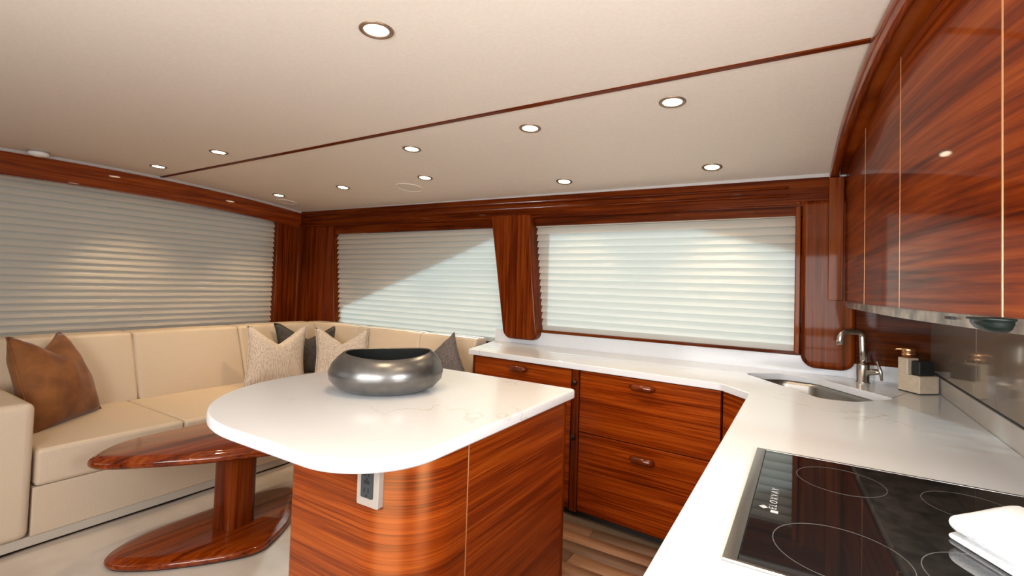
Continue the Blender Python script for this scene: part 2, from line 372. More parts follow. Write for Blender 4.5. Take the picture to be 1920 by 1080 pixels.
# left header, curved with the camber
def lz(Y): return zc(XL, Y)-0.022
def left_band(xa, xb, f0, f1, ya=-1.75, yb=3.30, n=24):
    bm = bmesh.new(); R = []
    for i in range(n+1):
        Y = lerp(ya, yb, i/n); R.append([bm.verts.new(q) for q in ((xa, Y, f0(Y)), (xa, Y, f1(Y)), (xb, Y, f1(Y)), (xb, Y, f0(Y)))])
    for a, c in zip(R, R[1:]):
        for k in range(4): bm.faces.new((a[k], a[(k+1) % 4], c[(k+1) % 4], c[k]))
    bm.faces.new(R[0]); bm.faces.new(R[-1][::-1]); return bm
struct('trim_6', left_band(XL, XL-0.12, lambda Y: lz(Y)-0.165, lz), WY, bevel=0.005)
struct('trim_7', left_band(XL-0.008, XL-0.12, lambda Y: lz(Y)-0.005, lambda Y: lz(Y)+0.035), COVE)

# back wall behind the blinds, with the two window openings
W3 = (-1.87, -0.05, 1.03, 1.86); W2 = (-4.32, -2.14, 0.90, 1.87)
bm = box(-5.05, 0.72, 3.44, 3.54, -0.01, W2[2]); box(-5.05, 0.72, 3.44, 3.54, 1.92, 2.2, bm)
box(-5.05, W2[0]+0.05, 3.44, 3.54, W2[2], 1.92, bm); box(W2[1]-0.02, W3[0]+0.02, 3.44, 3.54, W2[2], 1.92, bm); box(W3[1]-0.02, 0.72, 3.44, 3.54, W2[2], 1.92, bm); box(W3[0]+0.02, W3[1]-0.02, 3.44, 3.54, W2[2], W3[2]+0.0, bm)
struct('wall_back', bm, WDARK)
for n, (xa, xb, za, zb) in ((1, W2), (2, W3)):
    bm = prism([(xa-0.02, za-0.0), (xb+0.02, za-0.0), (xb+0.02, zb+0.05), (xa-0.02, zb+0.05)], 3.45, 3.51, 'y', holes=[[(xa+0.05, za+0.03), (xb-0.05, za+0.03), (xb-0.05, zb+0.02), (xa+0.05, zb+0.02)]])
    w = struct('window_%d' % n, bm, BLACK); obj('pane', box(xa+0.03, xb-0.03, 3.475, 3.481, za+0.02, zb+0.04), GLASS, w)
# head board above the blinds (dark recess)
struct('trim_8', hexa([(-4.75, YB+0.05, 1.868), (0.1, YB+0.05, 1.852), (0.1, YB+0.13, 1.852), (-4.75, YB+0.13, 1.868), (-4.75, YB+0.05, 1.99), (0.1, YB+0.05, 1.99), (0.1, YB+0.13, 1.99), (-4.75, YB+0.13, 1.99)]), WDARK)
# window sill batten + white upstand under window 3
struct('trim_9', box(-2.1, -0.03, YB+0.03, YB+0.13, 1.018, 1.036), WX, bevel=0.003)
struct('trim_10', box(-2.2, 0.36, YB+0.045, YB+0.14, 0.90, 1.016), QUARTZ)
# centre window post, raked with rounded foot
poly = rounded([(-2.235, 1.95, 0), (-1.865, 1.95, 0), (-1.765, 0.955, 0.055), (-2.075, 0.955, 0.075)], 6)
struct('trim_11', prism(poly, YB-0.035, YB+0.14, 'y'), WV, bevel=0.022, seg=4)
# right window post
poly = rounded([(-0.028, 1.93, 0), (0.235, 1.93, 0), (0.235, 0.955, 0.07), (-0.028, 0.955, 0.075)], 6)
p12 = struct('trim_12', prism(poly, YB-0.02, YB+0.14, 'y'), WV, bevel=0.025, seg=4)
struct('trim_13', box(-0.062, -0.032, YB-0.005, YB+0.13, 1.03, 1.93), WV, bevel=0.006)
# corner posts, left
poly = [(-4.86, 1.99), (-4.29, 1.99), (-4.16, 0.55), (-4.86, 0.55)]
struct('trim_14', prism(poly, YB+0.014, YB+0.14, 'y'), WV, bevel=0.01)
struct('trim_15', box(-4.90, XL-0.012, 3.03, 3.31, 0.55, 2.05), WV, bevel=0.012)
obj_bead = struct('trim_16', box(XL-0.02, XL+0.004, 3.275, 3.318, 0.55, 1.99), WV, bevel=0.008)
# left wall with its long window
bm = box(-5.05, -4.96, -1.75, 3.5, -0.01, 0.80); box(-5.05, -4.96, -1.75, 3.5, 2.06, 2.3, bm); box(-5.05, -4.96, 2.99, 3.5, 0.8, 2.06, bm); box(-5.05, -4.96, -1.75, -0.9, 0.8, 2.06, bm)
struct('wall_left', bm, WDARK)
bm = prism([(-0.92, 0.78), (3.01, 0.78), (3.01, 2.08), (-0.92, 2.08)], -5.02, -4.955, 'x', holes=[[(-0.86, 0.84), (2.95, 0.84), (2.95, 2.02), (-0.86, 2.02)]])
w = struct('window_3', bm, BLACK); obj('pane', box(-4.992, -4.986, -0.88, 2.97, 0.82, 2.04), GLASS, w)
# window ledge behind the sofa
struct('trim_17', box(-4.96, -4.58, -1.2, 3.30, 0.80, 0.86), WY, bevel=0.006)
# right wall: behind upper cabinets and counter
bm = box(XR, XR+0.10, 0.90, 3.5, -0.01, 2.25); box(XR, XR+0.10, 0.1, 0.22, -0.01, 2.25, bm); box(XR, XR+0.10, 0.22, 0.90, -0.01, 1.03, bm); box(XR, XR+0.10, 0.22, 0.90, 1.66, 2.25, bm)
wr = struct('wall_right', bm, WDARK)
w = struct('window_6', prism([(0.20, 1.01), (0.92, 1.01), (0.92, 1.68), (0.20, 1.68)], XR+0.02, XR+0.07, 'x', holes=[[(0.25, 1.05), (0.87, 1.05), (0.87, 1.63), (0.25, 1.63)]]), BLACK)  # unseen window added as an opening for the galley light
obj('pane', box(XR+0.04, XR+0.046, 0.24, 0.88, 1.04, 1.64), GLASS, w)
obj('upstand', box(XR-0.014, XR, 0.1, YB+0.06, 0.90, 0.994), UPST, wr, bevel=0.002, seg=1)
obj('shadow_channel', box(XR-0.008, XR, 0.1, YB+0.06, 0.994, 1.003), BLACK, wr)
for ya, yb in ((0.96, 1.30), (1.304, 2.52), (2.524, YB+0.02)):
    obj('glass_panel', box(XR-0.012, XR, ya, yb, 1.003, 1.42), GREIGE, wr, bevel=0.0015, seg=1)
# wood panel behind the faucet
struct('trim_18', box(0.20, XR, YB+0.02, YB+0.09, 1.0, 1.42), wood('wood_dark_panel', (1.1, 1.1, 26.0), 0.28, coat=0.06, rough=0.5, spec=0.1), bevel=0.003)  # much darker, duller wood tint
struct('trim_19', box(0.20, XR, YB+0.03, YB+0.09, 0.90, 1.0), QUARTZ)
# unseen side of the saloon behind the camera: bulkheads with bright windows
bm = box(-5.05, 2.5, -1.10, -1.0, -0.01, 0.86); box(-5.05, 2.5, -1.10, -1.0, 1.98, 2.3, bm); box(-5.05, -4.15, -1.10, -1.0, 0.86, 1.98, bm); box(-2.45, -2.0, -1.10, -1.0, 0.86, 1.98, bm); box(0.40, 2.5, -1.10, -1.0, 0.86, 1.98, bm)
struct('wall_front', bm, WH)
bm = box(1.45, 1.55, -1.1, 0.2, -0.01, 2.3); box(XR, 1.55, 0.1, 0.2, -0.01, 2.3, bm)
struct('wall_galley', bm, WH)
for n, (xa, xb) in ((4, (-4.15, -2.45)), (5, (-2.0, 0.40))):
    bm = prism([(xa, 0.86), (xb, 0.86), (xb, 1.98), (xa, 1.98)], -1.08, -1.01, 'y', holes=[[(xa+0.05, 0.91), (xb-0.05, 0.91), (xb-0.05, 1.93), (xa+0.05, 1.93)]])
    w = struct('window_%d' % n, bm, WH); obj('pane', box(xa+0.04, xb-0.04, -1.05, -1.044, 0.90, 1.94), GLASS, w)
# outside: unseen plates added and shaped to shade part of the blinds
def shade(pts, y=3.82, d=0.44):
    t = d/(-SUNV.y); o = -SUNV*t; return prism([(p[0]+o.x, p[1]+o.z) for p in pts], y, y+0.04, 'y')
bm = shade([(-4.35, 1.04), (-2.05, 1.87), (-1.95, 2.3), (-6.0, 2.6), (-6.0, 1.04)])
struct('shade_plate', bm, plain('shade_plate_mat', (0.5, 0.45, 0.4), 0.6))
bm = shade([(-1.0, 1.90), (0.1, 1.60), (0.6, 1.5), (0.6, 2.3), (-1.0, 2.3)])
struct('shade_plate_right', bm, plain('shade_plate_right_mat', (0.5, 0.45, 0.4), 0.6))
struct('shade_plate_left', prism([(-2.0, 2.85), (1.87, 2.62), (5.2, 1.82), (5.2, 3.4), (-2.0, 3.4)], -5.5, -5.46, 'x'), plain('shade_plate_left_mat', (0.5, 0.47, 0.42), 0.6))

# ------------------------------------------------------------------ blinds
def slat_profile(w=0.067, n=8):
    # (out, z) profile; bottom edge leans into the room
    pts = []
    for i in range(n+1):
        t = i/n-0.5; bow = 0.006*(1-4*t*t); pts.append((-t*0.038+bow*0.9, t*w*0.93))
    return pts
def slat_mesh(name, length, along):
    P = slat_profile(); bm = bmesh.new(); R = []      # a slat is one thin bowed sheet with a rolled lower lip
    P = [(P[0][0]-0.004, P[0][1]+0.0015)]+P
    for sgn in (-0.5, 0.5):
        R.append([bm.verts.new((sgn*length, -a, z) if along == 'x' else (a, sgn*length, z)) for a, z in P])
    for i in range(len(P)-1): bm.faces.new((R[0][i], R[0][i+1], R[1][i+1], R[1][i]))
    me = bpy.data.meshes.new(name); bmesh.ops.recalc_face_normals(bm, faces=bm.faces); bm.to_mesh(me); bm.free(); me.materials.append(SLAT)
    for p in me.polygons: p.use_smooth = False
    return me
def blind(label, along, c, length, z0, z1, pitch):
    if along == 'x': base = (c[0], c[1], z0)
    else: base = (c[0], c[1], z0)
    t = thing('window_blind', label, 'blind', base, 'closed white window blinds')
    me = slat_mesh('slat', length, along); n = int((z1-z0-0.02)/pitch)
    for i in range(n):
        o = bpy.data.objects.new('slat', me); COL.objects.link(o); o.parent = t; o.location = (0, 0, (z1-z0)-0.02-pitch*(i+0.5))
    h = length/2
    if along == 'x':
        obj('head_rail', box(c[0]-h, c[0]+h, c[1]-0.016, c[1]+0.02, z1-0.02, z1+0.015), SLAT, t)
        obj('bottom_rail', box(c[0]-h, c[0]+h, c[1]-0.012, c[1]+0.012, z0, z1-0.02-pitch*n-0.001), SLAT, t, bevel=0.003, seg=2)
    else:
        obj('head_rail', box(c[0]-0.016, c[0]+0.016, c[1]-h, c[1]+h, z1-0.02, z1+0.015), SLAT, t)
        obj('bottom_rail', box(c[0]-0.012, c[0]+0.012, c[1]-h, c[1]+h, z0, z1-0.02-pitch*n-0.001), SLAT, t, bevel=0.003, seg=2)
    return t
blind('bright closed slatted blind above the worktop, right of the raked wooden post', 'x', ((-1.90-0.045)/2, YB+0.085), 1.88-0.035, 1.034, 1.868, 0.0512)
blind('half-shaded slatted blind above the sofa corner, left of the raked wooden post', 'x', ((-4.34-2.03)/2, YB+0.085), 2.30, 0.90, 1.885, 0.0512)
blind('long taupe-lit slatted blind behind the sofa on the left wall', 'y', (XL-0.075, (3.035-0.86)/2), 3.035+0.86, 0.862, 2.10, 0.0522)

# ------------------------------------------------------------------ ceiling fittings
def downlight(x, y, label, power=7):
    z = zc(x, y); ny = (zc(x, y+0.03)-zc(x, y-0.03))/0.06
    t = thing('recessed_downlight', label, 'ceiling light', (x, y, z), 'recessed ceiling downlights')
    rim = lathe([(0.057, 0.003), (0.058, -0.003), (0.054, -0.006), (0.044, -0.005), (0.040, 0.003)], 0, 0, 28, cap=False)
    sh = Matrix.Identity(4); sh[2][1] = ny
    bmesh.ops.transform(rim, matrix=sh, verts=rim.verts)
    o = obj('rim', rim, RINGB, None, smooth=True); o.parent = t; o.location = (0, 0, 0)
    ln = lathe([(0.041, -0.0022), (0.03, -0.0035), (0.001, -0.004)], 0, 0, 24, cap=False); bmesh.ops.transform(ln, matrix=sh, verts=ln.verts)
    o = obj('lens', ln, LENSM, None, smooth=True); o.parent = t; o.location = (0, 0, 0)
    l = bpy.data.lights.new('downlight_bulb', 'SPOT'); l.energy = power; l.color = (1.0, 0.74, 0.45); l.spot_size = rad(92); l.spot_blend = 0.7; l.shadow_soft_size = 0.035
    lo = bpy.data.objects.new('downlight_bulb', l); COL.objects.link(lo); lo.parent = t; lo.location = (0, 0, -0.02)
for x, y, lb in [(-1.256, 1.114, 'large round downlight nearest the viewer, on the near side of the ceiling batten'),
                 (-0.517, 2.153, 'round downlight just beyond the ceiling batten, nearest the arched wooden beam'),
                 (-1.257, 2.181, 'round downlight just beyond the ceiling batten, middle of its row of three'),
                 (-2.118, 2.200, 'round downlight just beyond the ceiling batten, farthest left of its row of three'),
                 (-3.458, 1.723, 'small round downlight left of the ceiling batten, the one nearer the viewer of that pair'),
                 (-4.387, 1.739, 'small round downlight by the left end of the ceiling batten'),
                 (-0.494, 3.061, 'round downlight over the grooved right end of the wooden valance'),
                 (-1.482, 3.082, 'round downlight close to the valance, glowing on it right of the raked post'),
                 (-2.478, 2.727, 'small round downlight beside the flush round speaker near the raked post'),
                 (-3.416, 2.731, 'small round downlight midway along the back row over the sofa'),
                 (-4.367, 2.748, 'small round downlight in the far ceiling corner over the sofa')]:
    downlight(x, y, lb, (8.0 if x > -1.0 else 4.5) if y > 2.95 else (22 if x > -1.0 else (10 if x > -2.3 else 16)))
for x, y, lb in [(-0.517, 1.114, 'round downlight above the galley aisle, out of view beside the nearest one'), (-0.05, 0.62, 'added unseen downlight over the cooktop'), (-0.517, 0.10, 'added unseen downlight over the viewer, galley side'), (-1.90, 0.10, 'added unseen downlight over the viewer, saloon side')]:  # unseen downlights added along the ceiling rows to brighten the galley
    downlight(x, y, lb, 18 if x > -0.1 else 10)
def speaker(x, y, label, r=0.115):
    z = zc(x, y); ny = (zc(x, y+0.03)-zc(x, y-0.03))/0.06; sh = Matrix.Identity(4); sh[2][1] = ny
    t = thing('ceiling_speaker', label, 'speaker', (x, y, z), 'flush ceiling speakers')
    a = lathe([(r, 0.002), (r, -0.004), (r-0.004, -0.007), (r-0.012, -0.006), (r-0.014, 0.0)], 0, 0, 36, cap=False); bmesh.ops.transform(a, matrix=sh, verts=a.verts)
    o = obj('rim', a, CEIL, None, smooth=True); o.parent = t; o.location = (0, 0, 0)
    a = lathe([(r-0.013, -0.003), (0.05, -0.0045), (0.001, -0.005)], 0, 0, 36, cap=False); bmesh.ops.transform(a, matrix=sh, verts=a.verts)
    o = obj('grille', a, plain('speaker_grille', (0.60, 0.53, 0.45), 0.6), None, smooth=True); o.parent = t; o.location = (0, 0, 0)
speaker(-2.80, 2.90, 'flush round ceiling speaker near the raked wooden post')
speaker(-4.55, 2.95, 'flush round ceiling speaker in the far left corner', 0.10)
zz = zc(-4.70, 1.12)
t = thing('smoke_detector', 'white round smoke detector on the ceiling above the left valance', 'smoke detector', (-4.70, 1.12, zz))
obj('base', lathe([(0.06, zz+0.003), (0.06, zz-0.008), (0.055, zz-0.012)], -4.70, 1.12, 28), plain('detector_base', (0.30, 0.27, 0.24), 0.5), t, smooth=False)
obj('cover', lathe([(0.056, zz-0.009), (0.057, zz-0.022), (0.048, zz-0.034), (0.02, zz-0.040), (0.001, zz-0.041)], -4.70, 1.12, 28), WHITE, t, smooth=True)

# ------------------------------------------------------------------ island
ob = rounded([(-0.92, 2.0, 0.008), (-1.47, 2.0, 0.01), (-1.47, 1.005, 0.035), (-0.92, 1.005, 0.26)], 14)
isl = thing('island_cabinet', 'varnished wooden island cabinet with a rounded corner under the pale worktop', 'cabinet', (-1.2, 1.5, 0))
def wall_strip(path, th, z0, z1, closed=False):
    P = [Vector(p) for p in path]; Q = off(P, -th); bm = bmesh.new(); R = []
    for a, c in zip(P, Q): R.append([bm.verts.new((a.x, a.y, z0)), bm.verts.new((a.x, a.y, z1)), bm.verts.new((c.x, c.y, z1)), bm.verts.new((c.x, c.y, z0))])
    for a, c in zip(R, R[1:]):
        for k in range(4): bm.faces.new((a[k], a[(k+1) % 4], c[(k+1) % 4], c[k]))
    bm.faces.new(R[0]); bm.faces.new(R[-1][::-1]); return bm
arc = [(-0.92, 1.2635)]+[(-0.92-0.19+0.19*math.cos(a), 1.005+0.19+0.19*math.sin(a)) for a in [-i*pi/2/16 for i in range(17)]]
arc2 = [(-1.47+0.035+0.035*math.cos(a), 1.005+0.035+0.035*math.sin(a)) for a in [-pi/2-i*pi/2/6 for i in range(7)]]
obj('carcass', prism(rounded([(-0.94, 1.985, 0.004), (-1.455, 1.985, 0.004), (-1.455, 1.022, 0.03), (-0.94, 1.022, 0.17)], 12), 0.0, 0.878), WDARK, isl)
o = obj('curved_front_panel', wall_strip(arc+arc2+[(-1.47, 1.2), (-1.47, 1.995)], 0.016, 0.04, 0.879), WISL, isl, smooth=False)
md = o.modifiers.new('es', 'EDGE_SPLIT'); md.split_angle = rad(30)
for p in o.data.polygons: p.use_smooth = True
obj('side_panel', box(-0.936, -0.92, 1.269, 1.975, 0.04, 0.879), WISL, isl, bevel=0.001, seg=1)
obj('seam_strip', box(-0.938, -0.9205, 1.2645, 1.2695, 0.04, 0.879), COPPER, isl)
obj('end_stile', box(-0.94, -0.918, 1.976, 2.0, 0.02, 0.879), WV, isl, bevel=0.002, seg=1)
obj('plinth', prism(rounded([(-0.97, 1.96, 0.004), (-1.43, 1.96, 0.004), (-1.43, 1.05, 0.02), (-0.97, 1.05, 0.2)], 8), 0.0, 0.045), BLACK, isl)
# outlet on the front
cxo, czo = -1.085, 0.792
ang = 0.02; y0 = 1.0
plate = bmesh.new(); prism(rounded([(-0.044, -0.070, 0.006), (0.044, -0.070, 0.006), (0.044, 0.070, 0.006), (-0.044, 0.070, 0.006)], 3), -0.006, 0.016, 'y', bm=plate)
rc = prism(rounded([(-0.024, -0.044, 0.004), (0.024, -0.044, 0.004), (0.024, 0.05, 0.004), (-0.024, 0.05, 0.004)], 3), -0.0095, -0.004, 'y')
sls = []
for zc0 in (-0.022, 0.026):
    for dx in (-0.009, 0.007): sls.append(box(dx-0.002, dx+0.002, -0.0105, -0.009, zc0-0.007, zc0+0.007))
    sls.append(box(-0.003, 0.003, -0.0105, -0.009, zc0-0.018, zc0-0.012))
bt = box(-0.010, 0.010, -0.0115, -0.009, -0.002, 0.006)
MO = Matrix.Translation((cxo, y0+0.004, czo)) @ Matrix.Rotation(ang, 4, 'Z')
for b_ in [plate, rc, bt]+sls: bmesh.ops.transform(b_, matrix=MO, verts=b_.verts)
op = obj('outlet_plate', plate, plain('outlet_ivory', (0.36, 0.31, 0.26), 0.45), isl, bevel=0.002, seg=2); op['label'] = 'ivory outlet cover plate'
rcp = obj('receptacle', rc, plain('outlet_grey', (0.04, 0.045, 0.045), 0.4), op)
[obj('slot', q_, BLACK, op) for q_ in sls]; obj('reset_button', bt, BLACK, op)

slab = rounded([(-0.885, 2.035, 0.035), (-2.075, 2.06, 0.12), (-2.075, 0.815, 0.62), (-0.885, 0.815, 0.25)], 18)
ic = obj('island_worktop', edge_round(slab, 0.88, 0.917, [(0.004, 0.8795), (0, 0.884), (0, 0.911), (0.003, 0.916), (0.007, 0.9172)]), QUARTZ)
for p in ic.data.polygons: p.use_smooth = len(p.vertices) == 4
md = ic.modifiers.new('es', 'EDGE_SPLIT'); md.split_angle = rad(40)
tag(ic, 'white veined quartz slab with rounded front corners topping the island', 'worktop')

# bowl
bc = Vector((-1.525, 1.485)); bt = thing('decorative_bowl', 'oval pewter-grey pinched bowl standing on the island worktop', 'bowl', (bc.x, bc.y, 0.917))
dirv = Vector((-0.72, 0.69)).normalized(); side = Vector((dirv.y, -dirv.x))   # side: screen right
def bowl_ring(a, b_, z, wav=0.0, skew=0.0, seg=56):
    out = []
    for i in range(seg):
        th = 2*pi*i/seg; u = math.cos(th); v = math.sin(th)
        p = bc+side*(a*u+skew)+dirv*(b_*v)
        out.append((p.x, p.y, z+wav*(0.55*u*u*1.0+0.25*v*0.5+0.35*max(0, u)**2-0.35*max(0, -v)**2)))
    return out
def bowl_surface(prof):
    bm = bmesh.new(); R = [[bm.verts.new(p) for p in bowl_ring(*q)] for q in prof]; n = len(R[0])
    for a, c in zip(R, R[1:]):
        for i in range(n): bm.faces.new((a[i], a[(i+1) % n], c[(i+1) % n], c[i]))
    return bm, R
z0 = 0.9175
bm, R = bowl_surface([(0.145, 0.115, z0), (0.165, 0.135, z0+0.004), (0.205, 0.168, z0+0.022), (0.233, 0.19, z0+0.052, 0.0), (0.238, 0.195, z0+0.082, 0.004), (0.225, 0.184, z0+0.116, 0.006, 0.002), (0.200, 0.164, z0+0.142, 0.011, 0.004), (0.184, 0.150, z0+0.154, 0.014, 0.005), (0.178, 0.145, z0+0.156, 0.015, 0.005), (0.174, 0.142, z0+0.153, 0.014, 0.005)])
bm.faces.new(R[0][::-1]); obj('shell', bm, PEWTER, bt, smooth=True)
bm, R = bowl_surface([(0.1742, 0.1422, z0+0.1532, 0.014, 0.005), (0.188, 0.153, z0+0.134, 0.01, 0.004), (0.212, 0.172, z0+0.10, 0.008), (0.215, 0.174, z0+0.07), (0.19, 0.155, z0+0.03), (0.12, 0.10, z0+0.012), (0.01, 0.01, z0+0.010)])
bm.faces.new(R[-1]); obj('interior', bm, BOWLIN, bt, smooth=True)

# ------------------------------------------------------------------ galley base cabinets (back run)
A0 = Vector((-2.03, 2.80)); A1 = Vector((-0.362, 2.672)); AD = (A1-A0).normalized(); AN = Vector((AD.y, -AD.x))  # AN points to the viewer
def fx(X): return A0+AD*((X-A0.x)/AD.x)
def slabfront(Xa, Xb, z0, z1, th=0.018, lift=0.0, bm=None):
    a, c = fx(Xa)+AN*lift, fx(Xb)+AN*lift; d = -AN*th
    return hexa([(a.x, a.y, z0), (c.x, c.y, z0), (c.x+d.x, c.y+d.y, z0), (a.x+d.x, a.y+d.y, z0), (a.x, a.y, z1), (c.x, c.y, z1), (c.x+d.x, c.y+d.y, z1), (a.x+d.x, a.y+d.y, z1)], bm)
HM = wood('wood_pull', (0.9, 15.0, 15.0), 0.55, coat=1.0)
def pull(X, z, parent, L=0.062):
    c = fx(X); pts = []
    for s, o_, r in ((-1, 0.006, 0.008), (-0.96, 0.014, 0.017), (-0.78, 0.022, 0.0215), (0.78, 0.022, 0.0215), (0.96, 0.014, 0.017), (1, 0.006, 0.008)):
        p = c+AD*(s*L)+AN*o_; pts.append(((p.x, p.y, z), r))
    obj('handle', tube([p for p, r in pts], [r for p, r in pts], 14), HM, parent, smooth=True)
def cab_body(Xa, Xb, parent, z0=0.02):
    a, c = fx(Xa)-AN*0.019, fx(Xb)-AN*0.019
    obj('carcass', prism([(a.x, a.y), (c.x, c.y), (c.x, 3.36), (a.x, 3.36)], z0, 0.876), WDARK, parent)
    a, c = fx(Xa)-AN*0.03, fx(Xb)-AN*0.03
    obj('toe_kick', prism([(a.x, a.y), (c.x, c.y), (c.x, c.y+0.04), (a.x, a.y+0.04)], 0.0, 0.03), BLACK, parent)
cb = thing('base_cabinet', 'varnished galley base cabinet with two deep drawers, below the bright blind', 'cabinet', (-0.77, 2.9, 0))
cab_body(-1.172, -0.366, cb)
d = obj('drawer', slabfront(-1.170, -0.368, 0.507, 0.872), WH, cb, bevel=0.003, seg=2); pull(-0.775, 0.828, d)
d = obj('drawer', slabfront(-1.170, -0.368, 0.034, 0.502), WH, cb, bevel=0.003, seg=2); pull(-0.768, 0.428, d)
cb = thing('base_cabinet', 'varnished galley base cabinet with a shallow top drawer, between the sofa and the deep drawers', 'cabinet', (-1.62, 2.95, 0))
cab_body(-2.02, -1.225, cb)
d = obj('drawer', slabfront(-2.005, -1.232, 0.70, 0.872), WH, cb, bevel=0.003, seg=2); pull(-1.62, 0.83, d)
d = obj('door', slabfront(-2.005, -1.232, 0.034, 0.695), WH, cb, bevel=0.003, seg=2)
obj('end_panel', slabfront(-2.022, -2.007, 0.02, 0.876, 0.10, 0.002), COPPER if False else WV, cb)
cb = thing('divider_post', 'narrow dark wooden divider with round latches between the two base cabinets', 'divider', (-1.2, 2.75, 0))
obj('stile', slabfront(-1.222, -1.175, 0.02, 0.876, 0.05, 0.004), WV, cb, bevel=0.003, seg=2)
for z in (0.80, 0.47):
    c = fx(-1.198)+AN*0.004; k = c+AN*0.03
    obj('latch_knob', tube([(c.x, c.y, z), (c.x+AN.x*0.012, c.y+AN.y*0.012, z), (c.x+AN.x*0.016, c.y+AN.y*0.016, z), (c.x+AN.x*0.026, c.y+AN.y*0.026, z), (c.x+AN.x*0.03, c.y+AN.y*0.03, z)], [0.008, 0.009, 0.018, 0.018, 0.008], 16), plain('latch_bronze', (0.06, 0.03, 0.02), 0.2, 0.8), cb, smooth=True)
cb = thing('corner_cabinet', 'dark wooden angled corner cabinet below the sink', 'cabinet', (0, 2.9, 0))
cpo = [(-0.360, 2.674), (-0.208, 2.50), (0.555, 2.50), (0.555, 3.28), (-0.360, 3.34)]
z_hole = None
cpx = [(-0.360, 2.674), (-0.208, 2.50), (0.555, 2.50), (0.555, 3.28), (-0.360, 3.34)]
obj('carcass', prism([(p[0]+(0.01 if p[0] < 0 else 0), p[1]+(0.012 if p[1] < 2.6 else 0)) for p in cpx], 0.03, 0.64), WDARK, cb)
a, c = Vector(cpo[0]), Vector(cpo[1]); dd = (c-a).normalized(); nn = Vector((-dd.y, dd.x))
def strip2(a, c, th, z0, z1):
    d_ = (c-a).normalized(); n_ = Vector((-d_.y, d_.x))*th
    return hexa([(a.x, a.y, z0), (c.x, c.y, z0), (c.x+n_.x, c.y+n_.y, z0), (a.x+n_.x, a.y+n_.y, z0), (a.x, a.y, z1), (c.x, c.y, z1), (c.x+n_.x, c.y+n_.y, z1), (a.x+n_.x, a.y+n_.y, z1)])
obj('angled_panel', strip2(a+dd*0.003, c-dd*0.003, 0.018, 0.034, 0.872), WH, cb, bevel=0.002, seg=1)
obj('toe_kick', strip2(a+nn*0.02, c+nn*0.02, 0.02, 0.0, 0.032), BLACK, cb)
cb = thing('base_cabinet', 'wooden base cabinet below the cooktop', 'cabinet', (0.17, 1.35, 0))
obj('carcass', box(-0.185, 0.555, 0.22, 2.495, 0.03, 0.874), WDARK, cb)
for i in range(3):
    ya = 0.225+i*0.757; dr = obj('door', box(-0.205, -0.187, ya, ya+0.752, 0.05, 0.872), WH, cb, bevel=0.003, seg=2)
    obj('handle', tube([(-0.207, ya+0.30, 0.80), (-0.222, ya+0.31, 0.80), (-0.226, ya+0.33, 0.80), (-0.226, ya+0.42, 0.80), (-0.222, ya+0.44, 0.80), (-0.207, ya+0.45, 0.80)], [0.006, 0.012, 0.015, 0.015, 0.012, 0.006], 12), HM, dr, smooth=True)
obj('toe_kick', box(-0.15, 0.555, 0.25, 2.49, 0.0, 0.03), BLACK, cb)

# ------------------------------------------------------------------ worktop with sink cut-out and cooktop
sink = rounded([(-0.31, 3.09, 0.06), (-0.115, 3.225, 0.07), (0.045, 3.20, 0.09), (0.35, 2.80, 0.05), (0.185, 2.60, 0.06), (0.06, 2.575, 0.07)], 6)
wt = [(-2.05, 2.775), (-0.385, 2.648), (-0.36, 2.638), (-0.228, 2.492), (-0.222, 2.47), (-0.222, 0.20), (XR-0.015, 0.20), (XR-0.015, YB+0.029), (0.10, YB+0.029), (0.10, YB+0.044), (-2.205, YB+0.044)]
wk = obj('galley_worktop', prism(wt, 0.880, 0.917, 'z', holes=[sink]), QUARTZ, bevel=0.004, seg=3)
tag(wk, 'long white veined quartz worktop running from the sofa round to the cooktop', 'worktop')
sk = thing('sink', 'angled stainless steel sink let into the worktop beside the faucet', 'sink', (0.02, 2.9, 0.70))
cs = Vector((sum(p[0] for p in sink)/len(sink), sum(p[1] for p in sink)/len(sink)))
bm = bmesh.new(); R = []
for sc, z in ((1.04, 0.879), (1.015, 0.879), (0.985, 0.86), (0.965, 0.73), (0.90, 0.705), (0.3, 0.70), (0.10, 0.697)):
    R.append([bm.verts.new((cs.x+(p[0]-cs.x)*sc, cs.y+(p[1]-cs.y)*sc, z)) for p in sink])
for a, c in zip(R, R[1:]):
    for i in range(len(a)): bm.faces.new((a[i], a[(i+1) % len(a)], c[(i+1) % len(a)], c[i]))
bm.faces.new(R[-1])
obj('basin', bm, STEELD, sk, smooth=True)
obj('drain', lathe([(0.045, 0.700), (0.045, 0.704), (0.035, 0.705), (0.03, 0.701)], cs.x, cs.y, 24), STEEL, sk, smooth=True)

fc = thing('faucet', 'brushed nickel single-lever faucet behind the sink', 'faucet', (0.262, 3.205, 0.917))
F = Vector((0.262, 3.205, 0.917))
obj('base', lathe([(0.034, 0.9172), (0.034, 0.922), (0.029, 0.925), (0.029, 1.01), (0.026, 1.018), (0.018, 1.021)], F.x, F.y, 24), NICKEL, fc, smooth=True)
sp = [(F.x, F.y, 1.01), (F.x-0.003, F.y, 1.10), (F.x-0.005, F.y, 1.155)]
du = Vector((-0.85, -0.52)).normalized()
for a in range(0, 10):
    th = a/9*pi/2; sp.append((F.x-0.005+du.x*0.028*(1-math.cos(th)), F.y+du.y*0.028*(1-math.cos(th)), 1.158+0.028*math.sin(th)))
for a in range(0, 10):
    th = a/9*pi/2*0.95; sp.append((F.x-0.005+du.x*(0.075+0.045*math.sin(th)), F.y+du.y*(0.075+0.045*math.sin(th)), 1.186-0.045*(1-math.cos(th))))
l_ = Vector(sp[-1]); sp.append((l_.x+du.x*0.003, l_.y+du.y*0.003, l_.z-0.03))
obj('spout', tube(sp, 0.0165, 16), NICKEL, fc, smooth=True)
hd = Vector((0.80, -0.60)).normalized()
